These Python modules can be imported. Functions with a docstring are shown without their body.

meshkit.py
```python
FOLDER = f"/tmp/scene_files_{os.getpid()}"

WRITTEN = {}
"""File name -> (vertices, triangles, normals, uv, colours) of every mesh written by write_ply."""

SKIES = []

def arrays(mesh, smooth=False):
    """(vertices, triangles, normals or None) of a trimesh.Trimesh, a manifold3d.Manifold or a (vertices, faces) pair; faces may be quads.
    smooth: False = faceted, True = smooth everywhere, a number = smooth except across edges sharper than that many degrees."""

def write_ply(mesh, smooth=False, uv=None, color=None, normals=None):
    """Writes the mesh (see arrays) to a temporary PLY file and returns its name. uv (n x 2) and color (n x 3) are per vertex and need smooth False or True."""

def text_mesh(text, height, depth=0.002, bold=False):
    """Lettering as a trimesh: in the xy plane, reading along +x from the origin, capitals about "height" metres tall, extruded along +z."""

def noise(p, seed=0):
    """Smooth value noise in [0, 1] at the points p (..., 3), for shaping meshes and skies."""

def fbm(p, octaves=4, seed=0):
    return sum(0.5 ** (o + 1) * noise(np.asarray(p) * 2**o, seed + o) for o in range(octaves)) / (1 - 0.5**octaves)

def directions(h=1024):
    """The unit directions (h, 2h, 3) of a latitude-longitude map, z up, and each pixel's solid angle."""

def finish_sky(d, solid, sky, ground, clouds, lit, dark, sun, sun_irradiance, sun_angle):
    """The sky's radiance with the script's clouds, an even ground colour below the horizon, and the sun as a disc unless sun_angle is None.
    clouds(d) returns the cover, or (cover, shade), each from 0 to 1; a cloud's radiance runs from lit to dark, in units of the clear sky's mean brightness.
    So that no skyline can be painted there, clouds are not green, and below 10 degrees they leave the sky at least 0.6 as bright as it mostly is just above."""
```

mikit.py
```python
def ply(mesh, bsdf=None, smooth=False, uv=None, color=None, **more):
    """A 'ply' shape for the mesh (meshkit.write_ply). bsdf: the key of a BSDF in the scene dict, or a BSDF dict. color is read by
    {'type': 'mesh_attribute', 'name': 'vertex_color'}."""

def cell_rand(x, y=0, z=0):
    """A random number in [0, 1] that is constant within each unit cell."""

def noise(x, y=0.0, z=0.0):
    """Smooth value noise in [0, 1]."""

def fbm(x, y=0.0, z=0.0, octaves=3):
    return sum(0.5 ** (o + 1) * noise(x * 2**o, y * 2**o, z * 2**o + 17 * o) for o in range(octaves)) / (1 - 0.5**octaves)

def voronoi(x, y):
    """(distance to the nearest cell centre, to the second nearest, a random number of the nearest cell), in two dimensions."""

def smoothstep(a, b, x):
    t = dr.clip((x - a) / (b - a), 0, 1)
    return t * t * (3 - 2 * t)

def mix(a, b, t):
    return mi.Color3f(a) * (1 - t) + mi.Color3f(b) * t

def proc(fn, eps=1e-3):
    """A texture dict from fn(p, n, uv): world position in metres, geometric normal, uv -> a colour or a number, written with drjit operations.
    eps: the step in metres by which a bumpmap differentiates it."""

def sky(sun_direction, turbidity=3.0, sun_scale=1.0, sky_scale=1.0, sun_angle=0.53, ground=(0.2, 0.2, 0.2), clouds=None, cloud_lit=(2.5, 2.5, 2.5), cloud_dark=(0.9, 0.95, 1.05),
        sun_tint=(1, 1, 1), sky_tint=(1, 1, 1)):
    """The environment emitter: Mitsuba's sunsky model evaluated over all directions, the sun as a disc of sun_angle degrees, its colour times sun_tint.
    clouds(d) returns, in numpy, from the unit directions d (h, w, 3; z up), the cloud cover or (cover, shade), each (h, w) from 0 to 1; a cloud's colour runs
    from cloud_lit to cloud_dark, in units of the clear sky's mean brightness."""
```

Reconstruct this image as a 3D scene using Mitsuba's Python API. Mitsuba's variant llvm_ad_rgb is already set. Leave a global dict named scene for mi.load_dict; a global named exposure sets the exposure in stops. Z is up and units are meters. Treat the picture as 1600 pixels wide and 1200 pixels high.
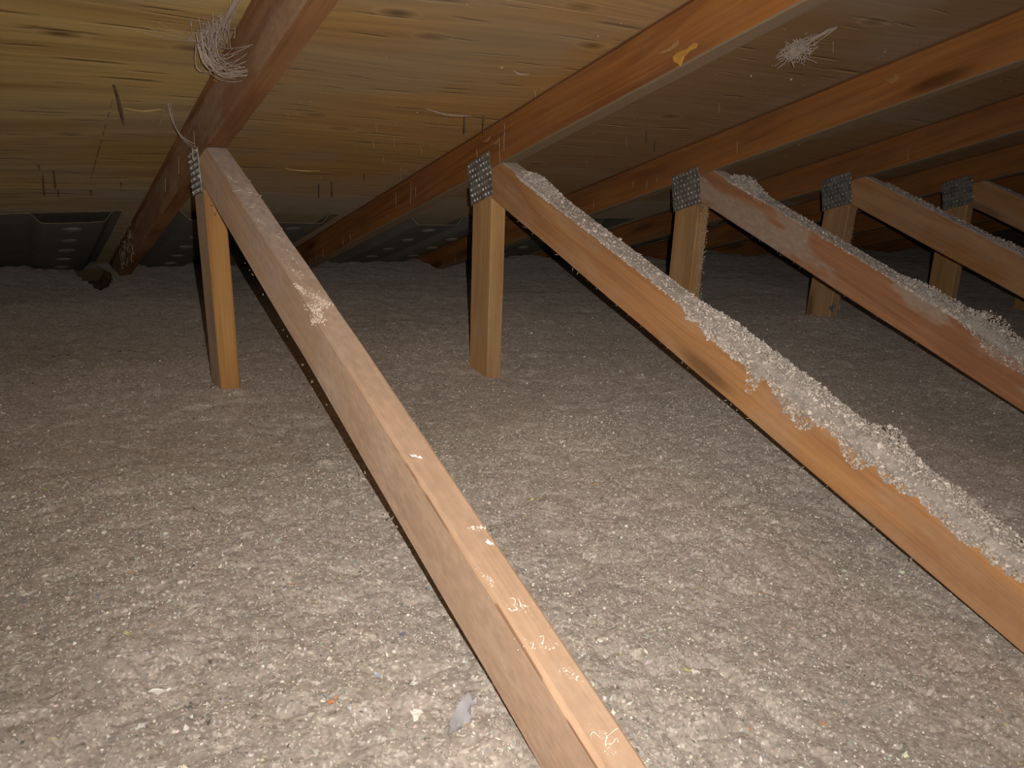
import math
import numpy as np
import drjit as dr
import mitsuba as mi
import mikit
import manifold3d as m3
from meshkit import noise, fbm
from mikit import proc, ply, smoothstep, mix
from mikit import noise as dn, fbm as dfbm, voronoi, cell_rand
T4 = mi.ScalarTransform4f
scene, labels = {}, {}
rng = np.random.default_rng(7)

# ------------------------------------------------------------------ camera, light, exposure
CAM = np.array([1.70036, -0.32957, 0.08423])
FWD = np.array([-0.81313, 0.51121, -0.27835])
UPV = np.array([-0.26335, 0.10336, 0.95915])
RGT = np.array([0.51910, 0.85322, 0.05058])
scene['camera'] = {'type': 'perspective', 'fov': 2 * math.degrees(math.atan(800 / 1287.4)), 'fov_axis': 'x', 'near_clip': 0.02, 'far_clip': 60.0,
                   'to_world': T4().look_at(origin=CAM.tolist(), target=(CAM + FWD).tolist(), up=UPV.tolist())}
exposure = 0.1
# the lamp of the phone, three centimetres to the right of its lens, and an added, even ambient fill without a source of its own
LAMP = CAM + RGT * 0.03 + UPV * 0.008
scene['phone_lamp'] = {'type': 'spot', 'to_world': T4().look_at(origin=LAMP.tolist(), target=(LAMP + FWD + UPV * 0.10 + RGT * 0.10).tolist(), up=UPV.tolist()),
                       'intensity': {'type': 'rgb', 'value': [4.6, 4.4, 4.05]}, 'cutoff_angle': 70.0, 'beam_width': 6.0}
scene['ambient_fill'] = {'type': 'constant', 'radiance': {'type': 'rgb', 'value': [0.060, 0.059, 0.058]}}

# ------------------------------------------------------------------ measures of the roof
SL, Z0, WD, TH = 0.3108, 0.0094, 0.089, 0.038       # slope, rafter's lower edge at x = 0, lumber depth and thickness
DZ = Z0 + WD * math.sqrt(1 + SL * SL)                # underside of the sheathing at x = 0
# per truss: y, lean, dz of the joint, web slope, rafter slope, post x, post tilt
TR = [(-0.0024, -0.0351, 0.0052, 0.3520, 0.2992, -0.0101, 0.0040),
      (0.6049, -0.0230, -0.0020, 0.3344, 0.3108, -0.0003, 0.0046),
      (1.2264, -0.0023, -0.0007, 0.3438, 0.3119, 0.0003, -0.0081),
      (1.8302, 0.0162, -0.0017, 0.3399, 0.3208, 0.0052, 0.0167),
      (2.4411, -0.0057, 0.0000, 0.3425, 0.3108, 0.0033, -0.0176),
      (3.05, 0.0, 0.0, 0.3425, 0.3108, 0.0, 0.0),
      (3.66, 0.0, 0.0, 0.3425, 0.3108, 0.0, 0.004),
      (4.27, 0.0, 0.0, 0.3425, 0.3108, 0.0, 0.0)]
X_EAVE, X_RIDGE, Y_LEFT, Y_RIGHT = -2.3, 2.3, -1.25, 4.9
NRM = np.array([-SL, 0, 1.0]) / math.hypot(1, SL)    # the sheathing's upward normal
TAN = np.array([1, 0, SL]) / math.hypot(1, SL)       # up the slope


def deck_z(x, y):
    """Underside of the sheathing: it lies on the rafters, which are not quite in one plane."""
    ys = np.array([-0.62] + [t[0] for t in TR] + [Y_RIGHT + 1])
    z0 = np.array([0] + [t[2] for t in TR] + [0.0])
    s0 = np.array([SL] + [t[4] for t in TR] + [SL])
    return Z0 + np.interp(y, ys, z0) + WD * math.sqrt(1 + SL * SL) + np.interp(y, ys, s0) * x + 0.0008


# ------------------------------------------------------------------ materials
def bsdf(name, fn, rough=1.0, spec=0.05, **more):
    d = {'type': 'principled', 'base_color': proc(fn), 'roughness': rough, 'specular': spec, **more}
    scene[name] = {'type': 'twosided', 'bsdf': d}


def c3(*v):
    return mi.Color3f(*v)


KNOTS = [(0.311, -0.229, 1.0), (0.305, -0.054, 0.8), (0.504, 0.195, 1.2), (0.444, 0.28, 0.8), (0.486, 0.558, 0.9), (0.241, -0.188, 0.0), (-0.02, 0.3, 0.5),
         (0.05, 0.22, 0.5), (0.6, 0.45, 0.6), (-0.15, -0.2, 0.6), (0.7, 1.0, 0.7), (0.2, 1.0, 0.6), (-0.2, 0.9, 0.5)]


def deck_fn(p, n, uv):
    x, y = p.x, p.y
    low = dr.select(x < -0.58, 1.0, 0.0)                        # the sheet below the joint is another, greyer one
    wx, wy = x, y
    ring, dark = mi.Float(0), mi.Float(0)
    for kx, ky, s in KNOTS:
        r = dr.sqrt(dr.square((x - kx) / 0.010) + dr.square((y - ky) / 0.022))
        wx = wx + 0.012 * s * (x - kx) / 0.02 * dr.exp(-r * 0.35)
        dark = dr.maximum(dark, s * dr.exp(-r * r * 1.2))
        ring = dr.maximum(ring, s * 0.6 * smoothstep(0.5, 0.0, dr.abs(r - 1.6)))
    w = dfbm(x * 3.0, y * 1.1, 3.0, 2)
    g1 = dfbm(wx * 26 + w * 7, wy * 1.6, 1.0, 3)
    g2 = dfbm(wx * 170 + w * 25, wy * 5.0, 2.0, 2)
    g3 = dn(x * 5.0 + 11, y * 1.3, low * 7)
    col = mix(c3(0.475, 0.325, 0.130), c3(0.325, 0.20, 0.074), smoothstep(0.30, 0.80, g1 * 0.75 + g3 * 0.3))
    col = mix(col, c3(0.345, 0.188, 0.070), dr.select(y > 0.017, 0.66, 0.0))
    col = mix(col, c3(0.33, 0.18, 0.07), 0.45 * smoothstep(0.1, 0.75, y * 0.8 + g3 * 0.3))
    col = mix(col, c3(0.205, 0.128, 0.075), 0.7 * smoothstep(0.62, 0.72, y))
    col = col * (0.84 + 0.32 * g2)
    col = mix(col, c3(0.34, 0.28, 0.19), low * 0.6)
    # peeler checks: short dark dashes, with a painted highlight for the raised lip
    for k, (fx, fy, thr) in enumerate([(20.0, 6.0, 0.66), (31.0, 10.0, 0.70)]):
        u, v = x * fx + 0.5 * dn(y * 6, x * 3, k) + k * 13.3, y * fy + 5.7 * k
        cu, cv = dr.floor(u), dr.floor(v + cell_rand(dr.floor(u), 5, k))
        fu, fv = u - cu - 0.25 - 0.5 * cell_rand(cu, cv, 4), (v + cell_rand(dr.floor(u), 5, k)) - cv - 0.5
        on = dr.select(cell_rand(cu, cv, 9 + k) > thr + dr.select(y > 0.62, 0.22, 0.0), 1.0, 0.0) * smoothstep(0.42, 0.1, dr.abs(fv))
        th = 0.05 + 0.07 * cell_rand(cu, cv, 6)
        col = mix(col, c3(0.085, 0.045, 0.018), on * smoothstep(th, 0.2 * th, dr.abs(fu)) * 0.8)
        col = mix(col, c3(0.55, 0.40, 0.21), on * smoothstep(0.06, 0.01, dr.abs(fu + 1.6 * th)) * 0.55)
    col = mix(col, c3(0.10, 0.05, 0.02), 0.85 * dr.minimum(dark, 1.0))
    col = mix(col, c3(0.50, 0.34, 0.17), 0.5 * ring)
    # a seam of the face veneer in the first bay
    seam = smoothstep(0.0016, 0.0006, dr.abs(y + 0.140 + 0.006 * (x - 0.1))) * smoothstep(-0.50, -0.48, x) * smoothstep(0.06, 0.04, x) * smoothstep(0.25, 0.45, dn(x * 60, 3, 1))
    col = mix(col, c3(0.10, 0.055, 0.025), 0.8 * seam)
    # settled lint film
    film = smoothstep(0.52, 0.75, dfbm(x * 3.2 + 4, y * 2.2, 8.0, 3))
    col = mix(col, c3(0.30, 0.26, 0.215), 0.35 * film)
    return col


def wood_fn(light, dark, dust_amt, dust_top, dust_col, blue=False, wane=False, band=False, under=0.0, film=None):
    def fn(p, n, uv):
        u, v = uv.x, uv.y
        w = dfbm(u * 2.2, v * 9.0, 5.0, 2)
        g = dfbm(u * 2.2, v * 85 + w * 9, 2.0, 3)
        f = dfbm(u * 7.0, v * 420, 4.0, 2)
        d1, d2, cell = voronoi(u * 3.1, v * 15.0)
        knot = dr.select(cell > 0.86, 1.0, 0.0) * smoothstep(0.28, 0.08, d1)
        halo = dr.select(cell > 0.86, 1.0, 0.0) * smoothstep(0.5, 0.2, d1)
        big = dfbm(u * 5.0 + 9, v * 16.0, 1.0, 3)
        col = mix(c3(*light), c3(*dark), smoothstep(0.26, 0.8, 0.42 * g + 0.58 * big))
        col = col * (0.84 + 0.32 * f)
        col = mix(col, c3(*[0.6 * a for a in dark]), 0.2 * halo)
        col = mix(col, c3(*[0.35 * a for a in dark]), 0.7 * knot)
        if blue:
            r = dr.square((u + 0.345) / 0.017) + dr.square((v - 0.148) / 0.020)
            col = mix(col, c3(0.03, 0.09, 0.13), 0.85 * smoothstep(1.2, 0.5, r + 0.6 * dn(u * 90, v * 90)))
        patch = smoothstep(0.46, 0.66, dfbm(u * 9.0, v * 22.0 + 3, 6.0, 4))
        dust = dust_amt[0] + dust_amt[1] * patch
        dust = dr.maximum(dust, dust_top * smoothstep(0.25, 0.6, n.z) * smoothstep(0.1, 0.45, dfbm(u * 30, v * 60, 3.0, 3) + 0.15))
        if film is not None:                                     # grey film on the face towards the eave's left
            dust = dr.maximum(dust, 0.75 * smoothstep(film + 0.159, film + 0.162, v) * (0.8 + 0.3 * patch))
        if under:                                                # painted shadow of the gap where the rafter meets the sheathing
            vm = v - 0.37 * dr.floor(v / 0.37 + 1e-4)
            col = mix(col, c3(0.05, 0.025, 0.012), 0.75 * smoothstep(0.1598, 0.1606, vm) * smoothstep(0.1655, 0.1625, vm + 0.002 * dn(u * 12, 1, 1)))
        if under:                                                # sooty film on the undersides
            col = mix(col, c3(0.20, 0.165, 0.115), under * smoothstep(-0.3, -0.7, n.z))
        if wane:                                                 # the top is felted at its upper end, the near face at its lower end
            up = smoothstep(0.25, 0.6, n.z)
            far = smoothstep(1.05, 0.35, u - 1.7)
            dust = dr.clip(up * (0.30 + 0.58 * far + 0.12 * patch) + (1 - up) * (0.50 - 0.30 * far + 0.25 * patch), 0, 1)
            dust_rgb = mix(c3(*dust_col), c3(0.44, 0.355, 0.305), far)
        if wane:                                                 # a dark split along the arris of the lower half
            col = mix(col, c3(0.16, 0.07, 0.03), 0.8 * smoothstep(0.0022, 0.0008, dr.abs(v - 5.1568 - 0.004 * (dn(u * 14, 1, 1) - 0.5))) * smoothstep(0.9, 1.05, u - 1.7) * smoothstep(0.2, 0.45, dn(u * 40, 3, 1)))
            dust = dust * (1 - 0.7 * smoothstep(0.003, 0.001, dr.abs(v - 5.1568)))
        if band:                                                 # no film on the strip next to the sheathing nor on the underside
            dust = dust * smoothstep(0.176, 0.186, v + 0.008 * dn(u * 20, 1, 1)) * 1.55
        dc = (dust_rgb if wane else c3(*dust_col)) * (0.75 + 0.5 * dfbm(u * 90, v * 160, 7.0, 3))
        return mix(col, dc, dr.clip(dust, 0, 1))
    return fn


DUST = (0.44, 0.36, 0.29)
bsdf('mat_rafter_near', wood_fn((0.235, 0.115, 0.052), (0.14, 0.060, 0.028), (0.13, 0.22), 0.5, (0.285, 0.20, 0.142), band=True))
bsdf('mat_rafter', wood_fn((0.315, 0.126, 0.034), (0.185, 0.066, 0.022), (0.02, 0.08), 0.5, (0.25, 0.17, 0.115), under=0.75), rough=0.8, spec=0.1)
bsdf('mat_web_dusty', wood_fn((0.50, 0.315, 0.19), (0.36, 0.205, 0.115), (0.36, 0.25), 0.60, (0.50, 0.365, 0.28), wane=True))
bsdf('mat_web', wood_fn((0.50, 0.25, 0.10), (0.35, 0.155, 0.058), (0.05, 0.16), 0.95, DUST))
bsdf('mat_web_patchy', wood_fn((0.44, 0.20, 0.095), (0.30, 0.125, 0.060), (0.06, 0.62), 0.95, DUST))
bsdf('mat_post', wood_fn((0.52, 0.30, 0.125), (0.40, 0.205, 0.078), (0.06, 0.12), 0.9, DUST))
bsdf('mat_post_near', wood_fn((0.52, 0.275, 0.095), (0.42, 0.205, 0.068), (0.05, 0.10), 0.9, (0.30, 0.25, 0.205), film=2.0))
bsdf('mat_post_marked', wood_fn((0.46, 0.27, 0.13), (0.36, 0.19, 0.085), (0.06, 0.12), 0.9, DUST, blue=True))


def ins_fn(p, n, uv):
    a = dfbm(p.x * 3.0, p.y * 3.0, 1.0, 3)
    b = dfbm(p.x * 55, p.y * 55, p.z * 55, 3)
    c = dfbm(p.x * 330, p.y * 330, p.z * 330, 2)
    col = mix(c3(0.365, 0.312, 0.270), c3(0.510, 0.440, 0.385), smoothstep(0.15, 0.85, 0.4 * a + 0.6 * b))
    col = col * (0.66 + 0.68 * c)
    for f, th in ((150, 0.84), (270, 0.80)):
        e1, e2, cell = voronoi(p.x * f + 3 * a, p.y * f + 5 * b)
        fl = dr.select(cell > th, 1.0, 0.0) * smoothstep(0.42, 0.2, e1)
        col = mix(col, c3(0.72, 0.65, 0.58), 0.7 * fl)
        col = mix(col, c3(0.20, 0.17, 0.145), 0.45 * dr.select(cell < 0.14, 1.0, 0.0) * smoothstep(0.5, 0.2, e1))
    return col


bsdf('mat_insulation', ins_fn)


def steel_fn(p, n, uv):
    a = dfbm(p.x * 60, p.y * 60, p.z * 60, 3)
    return mix(c3(0.21, 0.205, 0.19), c3(0.37, 0.35, 0.32), smoothstep(0.3, 0.7, a))


bsdf('mat_steel', steel_fn, rough=0.45, metallic=0.55, spec=0.5)
bsdf('mat_teeth', lambda p, n, uv: mix(c3(0.16, 0.155, 0.145), c3(0.50, 0.47, 0.43), dn(p.x * 260, p.y * 260, p.z * 260)), rough=0.4, metallic=0.4, spec=0.5)
bsdf('mat_baffle', lambda p, n, uv: mix(c3(0.155, 0.14, 0.115), c3(0.225, 0.205, 0.17), dfbm(p.x * 12, p.y * 12, p.z * 12, 3)), rough=0.5)
bsdf('mat_baffle_rib_lit', lambda p, n, uv: mix(c3(0.21, 0.19, 0.155), c3(0.28, 0.255, 0.21), dn(p.x * 40, p.y * 40)), rough=0.5, spec=0.4)  # sheet colour made paler, to paint a highlight on the ribs
bsdf('mat_baffle_edge', lambda p, n, uv: mix(c3(0.24, 0.20, 0.13), c3(0.36, 0.29, 0.19), dn(p.x * 80, p.y * 80)))
bsdf('mat_nail', lambda p, n, uv: mix(c3(0.07, 0.05, 0.035), c3(0.15, 0.10, 0.06), dn(p.x * 200, p.y * 200, p.z * 200)), rough=0.5)
bsdf('mat_cobweb', lambda p, n, uv: mix(c3(0.33, 0.255, 0.215), c3(0.48, 0.385, 0.33), dn(p.x * 150, p.y * 150, p.z * 150)))
scene['mat_chips'] = {'type': 'twosided', 'bsdf': {'type': 'principled', 'base_color': {'type': 'mesh_attribute', 'name': 'vertex_color'}, 'roughness': 0.9, 'specular': 0.15}}
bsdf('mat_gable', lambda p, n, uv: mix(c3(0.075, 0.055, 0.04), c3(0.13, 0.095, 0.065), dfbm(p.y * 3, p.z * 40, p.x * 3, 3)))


# ------------------------------------------------------------------ helpers
COUNT = {}


def numbered(name):
    k = COUNT.get(name, 0)
    COUNT[name] = k + 1
    return name if k == 0 else f'{name}_{k:03d}'


def tag(key, label=None, cat=None, group=None, kind=None):
    labels[key] = {k: v for k, v in (('label', label), ('category', cat), ('group', group), ('kind', kind)) if v}
    return key


def put(key, mesh, mat, smooth=False, uv=None, color=None):
    scene[key] = ply(mesh, mat, smooth=smooth, uv=uv, color=color)
    return key


def rail(o, d, w, a0, a1, b0, b1, y0, lean, uo, vo, n=28, wav=0.0008, bow=(0, 0), seed=0, W=WD, T=TH, c=0.0028):
    """A length of lumber in the plane of a truss. o: a point (x, z) of its lower edge, d: its direction, w: the direction of its width; a0..a1 and b0..b1: where
    its lower and its upper edge start and end along d. Eased edges, a little waviness; returns (verts, faces), uv."""
    o, d, w = (np.asarray(v, float) for v in (o, d, w))
    ring = np.array([(0, c), (0, T - c), (c, T), (W - c, T), (W, T - c), (W, c), (W - c, 0), (c, 0), (0, c)])
    per = np.concatenate([[0], np.cumsum(np.linalg.norm(np.diff(ring, axis=0), axis=1))])
    V, UV, F = [], [], []
    for k in range(n + 1):
        s = k / n
        for (q, t), pv in zip(ring, per):
            a = (a0 + (a1 - a0) * s) * (1 - q / W) + (b0 + (b1 - b0) * s) * q / W
            nq = (noise(np.array([a * 9, 3 + q * 20, seed + 0.5])) - 0.5) * 2 * wav
            nt = (noise(np.array([a * 9, 9 + t * 20, seed + 7.5])) - 0.5) * 2 * wav
            hump = 4 * s * (1 - s)
            xz = o + d * a + w * (q + nq + bow[0] * hump)
            V.append((xz[0], y0 + t + nt + lean * xz[1] + bow[1] * hump, xz[1]))
            UV.append((a + uo, pv + vo))
    m = len(ring)
    for k in range(n):
        for j in range(m - 1):
            i = k * m + j
            F += [(i, i + 1, i + m + 1), (i, i + m + 1, i + m)]
    for k, flip in ((0, False), (n, True)):
        cidx = len(V)
        ids = range(k * m, k * m + m)
        V.append(np.mean([V[i] for i in ids], axis=0)); UV.append(tuple(np.mean([UV[i] for i in ids], axis=0)))
        for j in range(m - 1):
            a, b = k * m + j, k * m + j + 1
            F.append((cidx, a, b) if flip else (cidx, b, a))
    V, F = np.array(V), np.array(F)
    ctr = V.mean(0)
    if np.einsum('ij,ij->i', np.cross(V[F[:, 1]] - V[F[:, 0]], V[F[:, 2]] - V[F[:, 0]]), V[F].mean(1) - ctr).sum() < 0:
        F = F[:, ::-1]
    return (V, F), np.array(UV)


def tube(pts, r, sides=5, cap=True):
    pts = np.asarray(pts, float)
    r = np.broadcast_to(np.asarray(r, float), (len(pts),))
    V, F = [], []
    for k, pt in enumerate(pts):
        t = pts[min(k + 1, len(pts) - 1)] - pts[max(k - 1, 0)]
        t /= np.linalg.norm(t) + 1e-12
        a = np.cross(t, [0.31, 0.17, 0.93] if abs(t[2]) < 0.8 else [0.95, 0.2, 0.1]); a /= np.linalg.norm(a)
        b = np.cross(t, a)
        for j in range(sides):
            q = 2 * math.pi * j / sides
            V.append(pt + r[k] * (math.cos(q) * a + math.sin(q) * b))
    for k in range(len(pts) - 1):
        for j in range(sides):
            i, i2 = k * sides + j, k * sides + (j + 1) % sides
            F += [(i, i2, i2 + sides), (i, i2 + sides, i + sides)]
    for k in (0, len(pts) - 1):
        V.append(pts[k])
        for j in range(sides):
            i, i2 = k * sides + j, k * sides + (j + 1) % sides
            F.append((len(V) - 1, i2, i) if k == 0 else (len(V) - 1, i, i2))
    return np.array(V), np.array(F)


def join(meshes):
    V, F, o = [], [], 0
    for v, f in meshes:
        V.append(v); F.append(np.asarray(f) + o); o += len(v)
    return np.vstack(V), np.vstack(F)


OCT_V = np.array([(1, 0, 0), (-1, 0, 0), (0, 1, 0), (0, -1, 0), (0, 0, 1), (0, 0, -1)], float)
OCT_F = np.array([(0, 2, 4), (2, 1, 4), (1, 3, 4), (3, 0, 4), (2, 0, 5), (1, 2, 5), (3, 1, 5), (0, 3, 5)])


def chips(cent, size, aspect, cols, g, up=None):
    """Many small irregular crumbs (8 triangles each) as one mesh with a colour per crumb."""
    n = len(cent)
    q = g.normal(size=(n, 4)); q /= np.linalg.norm(q, axis=1, keepdims=True)
    a, b, c, d = q.T
    R = np.stack([1 - 2 * (c * c + d * d), 2 * (b * c - a * d), 2 * (b * d + a * c), 2 * (b * c + a * d), 1 - 2 * (b * b + d * d), 2 * (c * d - a * b),
                  2 * (b * d - a * c), 2 * (c * d + a * b), 1 - 2 * (b * b + c * c)], 1).reshape(n, 3, 3)
    sc = size[:, None] * np.stack([np.ones(n), g.uniform(0.45, 0.9, n), aspect * g.uniform(0.6, 1.2, n)], 1)
    v = OCT_V[None] * sc[:, None, :] * g.uniform(0.7, 1.25, (n, 6, 1))
    v = np.einsum('nij,nkj->nki', R, v) + cent[:, None, :]
    f = OCT_F[None] + (np.arange(n) * 6)[:, None, None]
    return (v.reshape(-1, 3), f.reshape(-1, 3)), np.repeat(cols, 6, axis=0)


# ------------------------------------------------------------------ the floor under the insulation, the sheathing, the far gable
def slab(x0, x1, y0, y1, zf, th, nx=12, ny=12, nrm=None):
    xs, ys = np.linspace(x0, x1, nx), np.linspace(y0, y1, ny)
    X, Y = np.meshgrid(xs, ys, indexing='ij')
    lo = np.stack([X, Y, zf(X, Y)], -1).reshape(-1, 3)
    hi = lo + np.asarray([0, 0, th])
    V = np.vstack([lo, hi]); N = nx * ny; F = []
    for i in range(nx - 1):
        for j in range(ny - 1):
            a, b, c, d = i * ny + j, (i + 1) * ny + j, (i + 1) * ny + j + 1, i * ny + j + 1
            F += [(a, d, c), (a, c, b), (a + N, b + N, c + N), (a + N, c + N, d + N)]
    edge = [i * ny for i in range(nx)] + [(nx - 1) * ny + j for j in range(1, ny)] + [i * ny + ny - 1 for i in range(nx - 2, -1, -1)] + [j for j in range(ny - 2, 0, -1)]
    for a, b in zip(edge, edge[1:] + edge[:1]):
        F += [(a, b, b + N), (a, b + N, a + N)]
    return V, np.array(F)


put('floor', slab(X_EAVE, X_RIDGE + 0.3, Y_LEFT, Y_RIGHT, lambda X, Y: X * 0 - 0.625, -0.012, 2, 2), 'mat_gable')
tag('floor', 'flat ceiling boards hidden under the loose insulation', kind='structure')
XS = [X_EAVE, -1.746, -0.58, 0.586, 1.752, X_RIDGE]
YS = [[Y_LEFT, 0.017, 2.46, Y_RIGHT], [Y_LEFT, 1.245, 3.68, Y_RIGHT]]
tag('ceiling', 'sloping plywood roof sheathing over the rafters', kind='structure')
for r in range(len(XS) - 1):
    ys = YS[r % 2]
    for c in range(len(ys) - 1):
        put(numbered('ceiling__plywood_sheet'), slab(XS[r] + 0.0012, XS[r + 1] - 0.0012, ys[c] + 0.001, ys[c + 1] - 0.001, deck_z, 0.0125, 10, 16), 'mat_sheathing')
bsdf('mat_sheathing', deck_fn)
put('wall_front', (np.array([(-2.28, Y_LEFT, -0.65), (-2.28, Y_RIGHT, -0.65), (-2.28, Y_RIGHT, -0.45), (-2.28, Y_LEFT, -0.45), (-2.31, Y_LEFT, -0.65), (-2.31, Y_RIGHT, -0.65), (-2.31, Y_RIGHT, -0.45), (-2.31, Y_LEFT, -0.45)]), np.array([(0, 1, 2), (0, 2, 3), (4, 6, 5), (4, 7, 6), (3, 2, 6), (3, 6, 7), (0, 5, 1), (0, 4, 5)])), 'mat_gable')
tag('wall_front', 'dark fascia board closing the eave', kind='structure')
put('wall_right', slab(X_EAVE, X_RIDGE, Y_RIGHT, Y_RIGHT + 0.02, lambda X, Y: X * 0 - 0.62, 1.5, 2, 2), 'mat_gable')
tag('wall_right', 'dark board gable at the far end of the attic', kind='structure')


# ------------------------------------------------------------------ the trusses
def rail_dirs(slope):
    d = np.array([1, slope]) / math.hypot(1, slope)
    return d, np.array([-d[1], d[0]])


TRUSS_LABEL = ['nearest roof truss, its dust-filmed diagonal web crossing the middle of the foreground',
               'second roof truss from the left, pale insulation heaped along its orange diagonal web',
               'third roof truss from the left, reddish diagonal web with pale dust patches on its face',
               'fourth roof truss from the left, its post stained with a blue mark near the insulation',
               'fifth roof truss from the left, its connector plate near the right edge of the photo',
               'sixth roof truss, dark and half hidden behind the fifth one at the right',
               'seventh roof truss, in near darkness behind the sixth one at the right',
               'farthest roof truss, in near darkness next to the gable boards']
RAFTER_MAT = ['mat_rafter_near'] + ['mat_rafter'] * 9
WEB_MAT = ['mat_web_dusty', 'mat_web', 'mat_web_patchy'] + ['mat_web'] * 9
POST_MAT = ['mat_post_near', 'mat_post', 'mat_post', 'mat_post_marked'] + ['mat_post'] * 9


def plate_mesh(detail):
    """A pressed steel connector plate in its own plane (width, height, outward), with punched slots and the burrs beside them."""
    W, H, t = 0.104, 0.093, 0.0016
    body = m3.Manifold.cube([W, H, t], False).translate([-W / 2, -H / 2, 0])
    cuts, burr = [], []
    nx, ny = 8, 7
    for i in range(nx):
        for j in range(ny):
            cx, cy = (i + 0.5 + 0.25 * (j % 2) - 0.12) * W / nx - W / 2, (j + 0.5) * H / ny - H / 2
            if detail:
                cuts.append(m3.Manifold.cube([0.0036, 0.0085, 0.01], True).translate([cx, cy, 0]))
            e, zt = 0.0013 + 0.0006 * ((i * 5 + j * 7) % 4) / 3, 0.0026 + 0.0011 * ((i * 7 + j * 3) % 4)
            x0 = cx + 0.0042
            burr.append((np.array([(x0 - e, cy - 0.004, 0.0012), (x0 + e, cy - 0.004, 0.0012), (x0 + e, cy + 0.004, 0.0012), (x0 - e, cy + 0.004, 0.0012), (x0 - 0.4 * e, cy, zt)]),
                         np.array([(0, 1, 4), (1, 2, 4), (2, 3, 4), (3, 0, 4)])))
    if cuts:
        body = body - m3.Manifold.batch_boolean(cuts, m3.OpType.Add)
    m = body.to_mesh()
    return (np.array(m.vert_properties[:, :3], float), np.array(m.tri_verts)), join(burr)


PLATE = {d: plate_mesh(d) for d in (True, False)}


def post_x(i):
    return TR[i][5]


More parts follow.
